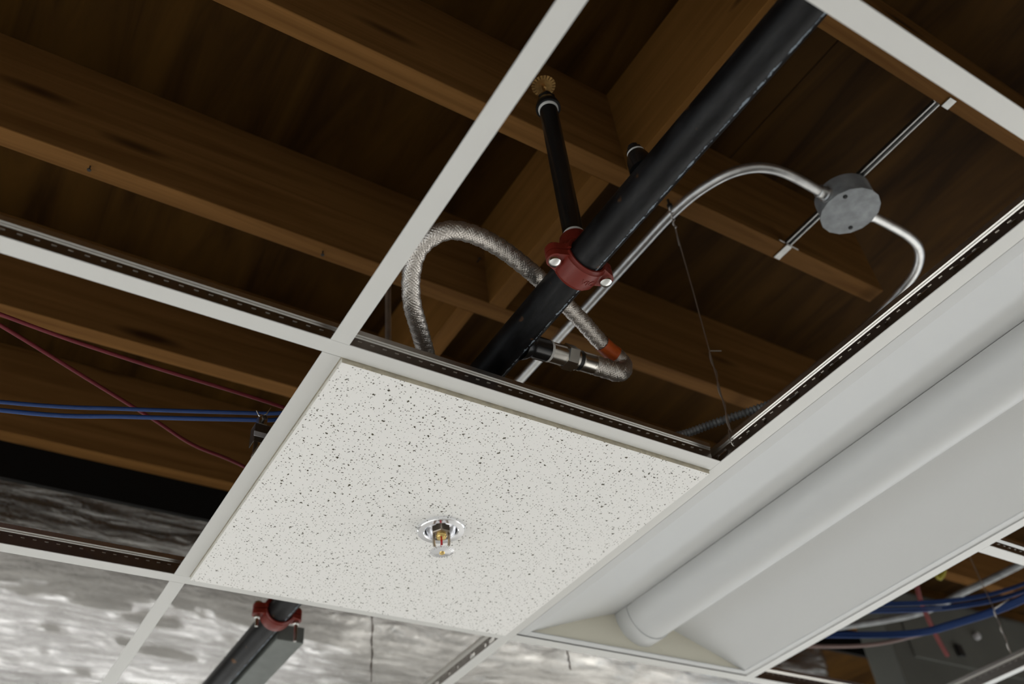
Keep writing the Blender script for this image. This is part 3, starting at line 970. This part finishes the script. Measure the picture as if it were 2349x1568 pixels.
# bracket that holds the hose end above the tile, clipped on the left tee
br = thing('sprinkler_bracket', 'small steel bracket clip standing on the tee left of the tile', 'bracket', (0.0, 0.279, 0.002))
bb = MB()
bb.box(-0.0075, 0.0150, 0.2660, 0.2672, 0.0400, 0.0700)
bb.box(-0.0075, -0.0063, 0.2672, 0.2860, 0.0400, 0.0700)
bb.box(-0.0075, 0.0150, 0.2660, 0.2860, 0.0700, 0.0712)
bb.box(-0.0070, -0.0010, 0.2664, 0.2676, 0.0030, 0.0400)
bb.box(0.0030, 0.0046, 0.2664, 0.2676, 0.0382, 0.0400)
obj('clip_plate', bb, M['darkm'], br, bevel=0.0005)
obj('clip_band', MB().box(-0.0085, 0.0150, 0.2645, 0.2658, 0.0480, 0.0560), M['clear'], br, bevel=0.0004)
fl = MB()
fl.box(-0.0030, 0.0090, 0.2664, 0.2676, 0.0713, 0.0880)
fl.box(-0.0030, -0.0020, 0.2676, 0.2800, 0.0713, 0.0880)
fl.box(0.0080, 0.0090, 0.2676, 0.2800, 0.0713, 0.0880)
obj('clip_tower', fl, M['steel'], br, bevel=0.0004)
obj('lock_screw', MB().lathe([(0.0020, -0.006), (0.0020, 0.004), (0.0036, 0.0042), (0.0036, 0.0065), (0.002, 0.0072)], (0.0025, 0.2660, 0.0790), (0, -1, 0), 16), M['darkm'], br)
ww = MB()
ww.tube(spline([(0.0030, 0.2670, 0.0880), (0.0060, 0.2660, 0.0900), (0.0085, 0.2640, 0.0960), (0.0105, 0.2630, 0.1010)], 6), 0.0010, 8)
ww.tube(spline([(0.0000, 0.2670, 0.0880), (-0.0030, 0.2670, 0.0845), (-0.0055, 0.2670, 0.0880), (-0.0080, 0.2670, 0.0925)], 6), 0.0009, 8)
obj('wing', ww, M['zinc'], br)
obj('clip_hook', MB().tube(spline([(-0.0010, 0.2650, 0.0330), (-0.0060, 0.2650, 0.0200), (-0.0085, 0.2660, 0.0120), (-0.0070, 0.2670, 0.0060)], 6), 0.0011, 8), M['zinc'], br)
obj('square_bar', MB().box(0.0050, P + 0.006, 0.2690, 0.2800, 0.0480, 0.0590), M['galv'], br, bevel=0.001)

# ------------------------------------------------------------------ conduit, junction box, bar hanger
EZ = 0.522
bx = thing('junction_box', 'grey round steel junction box with a flat cover between the joists', 'electrical box', (0.890, -0.222, 0.500))
bc = (0.8905, -0.2210, 0)
obj('box_body', MB().lathe([(0.0500, 0.5035), (0.0510, 0.5030), (0.0510, 0.5470), (0.0490, 0.5490)], bc, n=40), M['boxm'], bx)
oc = []
for k in range(8):
    a = PI / 8 + k * PI / 4 + math.radians(8)
    for da in (-0.20, 0.20):
        oc.append((bc[0] + 0.0550 * math.cos(a + da), bc[1] + 0.0550 * math.sin(a + da)))
bcv = obj('box_cover', MB().prism(oc, 'z', 0.5005, 0.5030), M['boxm'], bx, bevel=0.0006)
for a in (math.radians(-150), math.radians(42)):
    obj('cover_screw', MB().lathe([(0.0040, 0.5004), (0.0040, 0.4992), (0.0028, 0.4982)], (bc[0] + 0.041 * math.cos(a), bc[1] + 0.041 * math.sin(a), 0), n=14), M['dark'], bcv)
obj('conduit_connector', MB().lathe([(0.0145, 0.0), (0.0145, 0.0065), (0.0118, 0.0080), (0.0118, 0.0210), (0.0105, 0.0220)], (0.8410, -0.2190, EZ), (-1, 0.02, 0), 24), M['emt'], bx)
obj('conduit_connector', MB().lathe([(0.0135, 0.0), (0.0135, 0.0065), (0.0112, 0.0080), (0.0112, 0.0200), (0.0100, 0.0210)], (0.9405, -0.2235, EZ), (1, 0, 0), 24), M['emt'], bx)

cd1 = [(0.611, 0.95, EZ), (0.611, 0.60, EZ), (0.611, 0.30, EZ), (0.611, 0.05, EZ), (0.6110, -0.020, EZ), (0.6135, -0.065, EZ), (0.6220, -0.115, EZ), (0.6420, -0.165, EZ), (0.6700, -0.197, EZ), (0.7050, -0.214, EZ), (0.7500, -0.2200, EZ), (0.8200, -0.2188, EZ)]
tag(obj('steel_conduit', MB().tube(spline(cd1, 8), 0.0092, 20), M['emt']), 'thin silver conduit beside the black pipe, curving into the left of the round box', 'conduit')
cd2 = [(0.9610, -0.2235, EZ), (1.0100, -0.2235, EZ), (1.0600, -0.2215, EZ), (1.1020, -0.2120, EZ), (1.1330, -0.1910, EZ), (1.1560, -0.1600, EZ), (1.1690, -0.1220, EZ), (1.1750, -0.0750, EZ - 0.004), (1.1780, 0.0, EZ - 0.01), (1.1780, 0.12, EZ - 0.012), (1.1780, 0.45, EZ - 0.012)]
tag(obj('steel_conduit', MB().tube(spline(cd2, 8), 0.0092, 20), M['emt']), 'short silver conduit leaving the right of the round box and bending down', 'conduit')

hb = thing('bar_hanger', 'galvanised bar hanger spanning two joists above the round box', 'bracket', (0.8925, -0.26, JB))
bar = MB()
for u in (-0.0075, 0.0045):
    bar.box(0.8925 + u, 0.8925 + u + 0.0030, -0.4430, -0.0790, 0.5520, 0.5545)
bar.box(0.8850, 0.9000, -0.4430, -0.0790, 0.5575, 0.5590)
bar.box(0.8850, 0.8858, -0.4430, -0.0790, 0.5520, 0.5590)
bar.box(0.8992, 0.9000, -0.4430, -0.0790, 0.5520, 0.5590)
obj('channel_bar', bar, M['galv'], hb)
obj('end_tab', MB().box(0.8860, 0.9010, -0.0800, -0.0430, 0.5475, 0.5492), M['galv'], hb, bevel=0.0004)
obj('end_tab', MB().box(0.8990, 0.9160, -0.4635, -0.4440, 0.5475, 0.5492), M['galv'], hb, bevel=0.0004)
obj('nail', MB().tube([(0.8700, -0.0785, 0.556), (0.9200, -0.0785, 0.552)], 0.0014, 8), M['wire'], hb)

# ------------------------------------------------------------------ hanger wires
def twist(p0, p1, turns, r, n=60):
    p0, p1 = Vector(p0), Vector(p1)
    d = (p1 - p0).normalized()
    u = d.orthogonal().normalized(); v = d.cross(u)
    out = []
    for k in range(n + 1):
        t_ = k / n
        a = turns * 2 * PI * t_
        out.append(p0.lerp(p1, t_) + (u * math.cos(a) + v * math.sin(a)) * r)
    return out
hw1 = thing('hanger_wire', 'twisted hanger wire from a joist down to the pierced main tee', 'wire', (0.6096, -0.036, 0.030), 'hanger wires')
A0 = Vector((0.6040, -0.0582, 0.548)); A1 = Vector((0.6060, -0.0540, 0.505))
B1 = Vector((0.6090, -0.0430, 0.195)); B0 = Vector((0.6096, -0.0360, 0.034))
obj('eye_screw', MB().lathe([(0.0022, 0.012), (0.0022, -0.012), (0.0052, -0.013), (0.0052, -0.020), (0.002, -0.022)], A0, (0, 0, 1), 14), M['dark'], hw1)
w1 = MB()
w1.tube(twist(A0 + Vector((0, 0, -0.020)), A1 + Vector((0, 0, -0.03)), 3, 0.0024, 40), 0.00105, 8)
w1.tube([A0 + Vector((0, 0, -0.018)), A1, A1.lerp(B1, 0.5) + Vector((0.0008, 0, 0)), B1, B1.lerp(B0, 0.5), B0 + Vector((0, 0, -0.006))], 0.00105, 8)
w1.tube([A1 + Vector((0, 0, -0.03)), A1 + Vector((0.0210, 0.0200, -0.0440))], 0.00105, 8)
w1.tube(twist(B1, B0 + Vector((0, 0, 0.012)), 2.5, 0.0020, 50), 0.00105, 8)
w1.tube([B1 + Vector((0, 0, 0.0005)), B1 + Vector((0.0185, -0.0080, 0.0010))], 0.00105, 8)
w1.tube(spline([B0 + Vector((-0.0018, 0.001, 0.012)), B0 + Vector((-0.0052, 0.002, -0.004)), B0 + Vector((-0.0020, 0.002, -0.016)), B0 + Vector((0.0028, 0.002, -0.015)), B0 + Vector((0.0048, 0.002, -0.002)), B0 + Vector((0.0018, 0.0, 0.012))], 6), 0.00105, 8)
obj('wire_strand', w1, M['wire'], hw1)

def plain_wire(label, top, knot, bottom, tail=None):
    t = thing('hanger_wire', label, 'wire', bottom, 'hanger wires')
    top, knot, bottom = Vector(top), Vector(knot), Vector(bottom)
    mb = MB().tube([top, knot, bottom], 0.0012, 8)
    mb.tube(twist(knot, bottom + (knot - bottom) * 0.1, 2.5, 0.0022, 50), 0.0012, 8)
    if tail:
        mb.tube([knot, knot + Vector(tail)], 0.0016, 8)
    obj('wire_strand', mb, M['wire'], t)
    return t
plain_wire('thin wire hanging in front of the foil duct, right of the lower coupling', (0.60, P * 2 - 0.02, 0.650), (0.575, 1.130, 0.280), (0.565, 1.11, 0.10))
plain_wire('twisted wire hanging before the blue cables at the lower right corner', (3 * P - 0.004, 0.336, 0.560), (3 * P - 0.004, 0.3400, 0.145), (3 * P - 0.004, 0.3480, 0.035), (0.030, -0.028, 0.016))
plain_wire('short wire below the light fixture in front of the foil duct', (1.05, 1.15, 0.50), (0.99, 0.93, 0.16), (0.97, 0.90, 0.10))

# vertical hanger rod
tag(obj('hanger_rod', MB().tube([(0.2334, 0.3400, 0.549), (0.2334, 0.3400, 0.05)], 0.0053, 16), M['emt']), 'straight steel rod hanging behind the tees, left of the braided hose', 'rod')

# ------------------------------------------------------------------ cables on the left
def cable(name, label, cat, pts, r, material, group=None, per=8):
    return tag(obj(name, MB().tube(spline(pts, per), r, 12), material), label, cat, group)
cable('blue_cable', 'upper of the two blue cables crossing at the left', 'cable', [(-0.75, 0.548, 0.13), (-0.3207, 0.4500, 0.135), (-0.1560, 0.3920, 0.135), (0.0150, 0.3240, 0.135), (0.070, 0.303, 0.134), (0.125, 0.330, 0.100), (0.19, 0.43, 0.050), (0.35, 0.52, 0.035), (0.53, 0.57, 0.035)], 0.0030, M['blue'], 'blue cables at the left')
cable('blue_cable', 'lower of the two blue cables crossing at the left, behind the bracket clip', 'cable', [(-0.75, 0.500, 0.10), (-0.3170, 0.4195, 0.10), (-0.1568, 0.3651, 0.102), (0.0086, 0.2945, 0.10), (0.060, 0.275, 0.100), (0.110, 0.320, 0.070), (0.17, 0.44, 0.032), (0.33, 0.54, 0.027), (0.53, 0.585, 0.027)], 0.0032, M['blue'], 'blue cables at the left')
cable('red_cable', 'thin red cable slanting along the joist at the left, the flatter of the two', 'cable', [(-0.70, 0.32, 0.235), (-0.3556, 0.3422, 0.20), (-0.1753, 0.3628, 0.20), (0.0617, 0.3758, 0.20), (0.30, 0.42, 0.21), (0.55, 0.75, 0.20)], 0.0029, M['cred'], 'red cables at the left')
cable('red_cable', 'thin red cable falling steeply across the blue cables', 'cable', [(-0.70, 0.22, 0.22), (-0.3518, 0.3648, 0.20), (-0.2206, 0.4322, 0.20), (-0.1082, 0.4896, 0.20), (-0.030, 0.532, 0.20), (0.0701, 0.5601, 0.20), (0.30, 0.66, 0.20), (0.50, 0.95, 0.20)], 0.0029, M['cred'], 'red cables at the left')

# armoured flexible conduit behind the tile corner
pts = resample(spline([(0.47, 0.075, 0.060), (0.5550, 0.0560, 0.078), (0.6084, 0.0620, 0.100), (0.6610, 0.0320, 0.120), (0.7060, -0.0160, 0.128), (0.7600, -0.07, 0.140), (0.82, -0.12, 0.150)], 16), 0.0011)
tag(obj('armoured_cable', MB().tube(pts, [0.0060 + 0.0011 * math.sin(2 * PI * i * 0.0011 / 0.0062) for i in range(len(pts))], 14), M['boxm']), 'ribbed steel flexible cable behind the corner of the tile and the main tee', 'cable')

# ------------------------------------------------------------------ foil wrapped duct
dt = MB()
nx, na = 250, 132
x0, x1 = -2.4, 3.0
DY0, DY1, DZ0, DZ1, DRc = 1.76, 3.10, 0.555, 1.02, 0.16
def duct_section(t):
    """rounded rectangle, walked counter-clockwise; returns (y, z, ny, nz)"""
    w_, h_ = DY1 - DY0 - 2 * DRc, DZ1 - DZ0 - 2 * DRc
    arc = DRc * PI / 2
    per = 2 * (w_ + h_) + 4 * arc
    d = t * per
    cs = ((DY0 + DRc, DZ0 + DRc), (DY1 - DRc, DZ0 + DRc), (DY1 - DRc, DZ1 - DRc), (DY0 + DRc, DZ1 - DRc))
    for k in range(4):
        a0 = PI + k * PI / 2
        c_ = cs[k]
        if d < arc:
            a = a0 + d / DRc
            return c_[0] + DRc * math.cos(a), c_[1] + DRc * math.sin(a), math.cos(a), math.sin(a)
        d -= arc
        L_ = w_ if k % 2 == 0 else h_
        a = a0 + PI / 2
        if d < L_:
            tx, tz = -math.sin(a), math.cos(a)
            return c_[0] + DRc * math.cos(a) + tx * d, c_[1] + DRc * math.sin(a) + tz * d, math.cos(a), math.sin(a)
        d -= L_
    return cs[0][0] - DRc, cs[0][1], -1, 0
for i in range(nx + 1):
    x = x0 + (x1 - x0) * i / nx
    for j in range(na):
        y, z, ny, nz = duct_section(j / na)
        s_ = 0.034 * noise.noise(Vector((x * 1.3, y * 2.6, z * 2.6)))
        s_ += 0.020 * noise.noise(Vector((x * 3.2 + 7, y * 8, z * 8)))
        s_ += 0.010 * abs(noise.noise(Vector((x * 7 + 3, y * 20, z * 20))))
        dt.v.append((x, y + ny * s_, z + nz * s_))
for i in range(nx):
    for j in range(na):
        j2 = (j + 1) % na
        dt.f.append((i * na + j, i * na + j2, (i + 1) * na + j2, (i + 1) * na + j))
dt.f.append(tuple(range(na)))
dt.f.append(tuple(nx * na + j for j in range(na - 1, -1, -1)))
dt.smooth = True
tag(obj('foil_duct', dt, M['foil'], angle=180), 'large rounded duct wrapped in crinkled silver foil at the bottom', 'duct')

# galvanised channel beside the black pipe, past the lower coupling
gc = MB()
xa, xb, za, zb = 0.2855, 0.3427, 0.0935, 0.1269
gc.box(xa, xb, 0.9585, 1.72, za, za + 0.002)
gc.box(xa, xa + 0.002, 0.9585, 1.72, za + 0.002, zb)
gc.box(xb - 0.002, xb, 0.9585, 1.72, za + 0.002, zb)
gc.box(xa + 0.002, xb - 0.002, 0.9585, 0.9605, za + 0.002, zb)
tag(obj('steel_channel', gc, M['chan'], bevel=0.0012), 'flat grey galvanised channel right of the black pipe, in front of the foil duct', 'channel')

# ------------------------------------------------------------------ lower right bay: unit, cables, strap
un = thing('grey_metal_unit', 'grey sheet metal unit behind the blue cable bundle at the lower right', 'air unit', (2.8, 1.2, 0.16))
obj('unit_casing', MB().box(2.165, 3.6, 0.860, 0.965, 0.160, 0.535), M['unit'], un, bevel=0.006)
udo = obj('unit_door', MB().box(2.25, 3.3, 0.854, 0.8599, 0.300, 0.520), M['unit'], un, bevel=0.003)
obj('knob', MB().lathe([(0.012, 0), (0.012, 0.012), (0.008, 0.015)], (2.62, 0.8535, 0.42), (0, -1, 0), 16), M['clear'], udo)
obj('latch', MB().box(2.47, 2.50, 0.842, 0.8535, 0.33, 0.37), M['dark'], udo, bevel=0.003)
bun = (( 0.000, 0.000), (0.007, 0.003), (0.002, 0.008), (0.010, -0.004), (-0.005, 0.004))
lab = ('lowest', 'second lowest', 'middle', 'second highest', 'highest')
base = [(1.10, 0.98, 0.205), (1.40, 0.800, 0.210), (1.57, 0.672, 0.180), (1.7436, 0.5316, 0.150), (1.8040, 0.430, 0.145), (1.860, 0.3079, 0.150), (1.93, 0.10, 0.18), (1.96, -0.15, 0.24)]
for k, (du, dv) in enumerate(bun):
    cable('blue_cable', 'blue cable in the lower bundle at the lower right, %s strand' % lab[k], 'cable', [(x + du * 0.6, y - du * 0.6, z + dv) for x, y, z in base], 0.0031, M['blue'], 'blue cables in the lower bundle')
base2 = [(1.25, 0.80, 0.245), (1.50, 0.655, 0.225), (1.68, 0.545, 0.205), (1.83, 0.445, 0.195), (1.9300, 0.330, 0.195), (1.99, 0.15, 0.21), (2.03, -0.1, 0.25)]
for k, (du, dv) in enumerate(((0, 0), (0.008, 0.006), (0.002, 0.017), (0.010, 0.022))):
    cable('blue_cable', 'blue cable in the upper bundle at the lower right, %s strand' % ('lowest', 'second lowest', 'second highest', 'highest')[k], 'cable', [(x + du, y - du, z + dv) for x, y, z in base2], 0.0031, M['blue'], 'blue cables in the upper bundle')
cable('beige_cable', 'beige pink cable sagging under the blue bundle at the lower right', 'cable', [(1.10, 0.93, 0.190), (1.38, 0.790, 0.180), (1.53, 0.678, 0.150), (1.66, 0.588, 0.135), (1.80, 0.53, 0.160), (1.90, 0.43, 0.175), (1.98, 0.2, 0.20), (2.0, -0.1, 0.24)], 0.0048, M['pink'])
cable('red_strap', 'red tail hanging over the blue cables in front of the grey unit', 'strap', [(1.75, 0.43, 0.315), (1.81, 0.49, 0.295), (1.88, 0.545, 0.265), (2.02, 0.625, 0.225), (2.10, 0.665, 0.205)], 0.0065, M['strap'])
cable('steel_conduit', 'grey conduit crossing above the blue cables at the lower right', 'conduit', [(1.80, 0.92, 0.33), (1.9909, 0.6559, 0.30), (2.02, 0.48, 0.30), (2.0342, 0.3198, 0.30), (2.05, -0.2, 0.30)], 0.0092, M['boxm'])
tag(obj('yellow_connector', MB().lathe([(0.004, 0), (0.010, 0.004), (0.010, 0.020), (0.005, 0.034)], (1.88, 0.475, 0.300), (0.4, -0.5, 0.5), 12), M['yellow']), 'small yellow wire connector beside the light fixture above the red strap', 'connector')
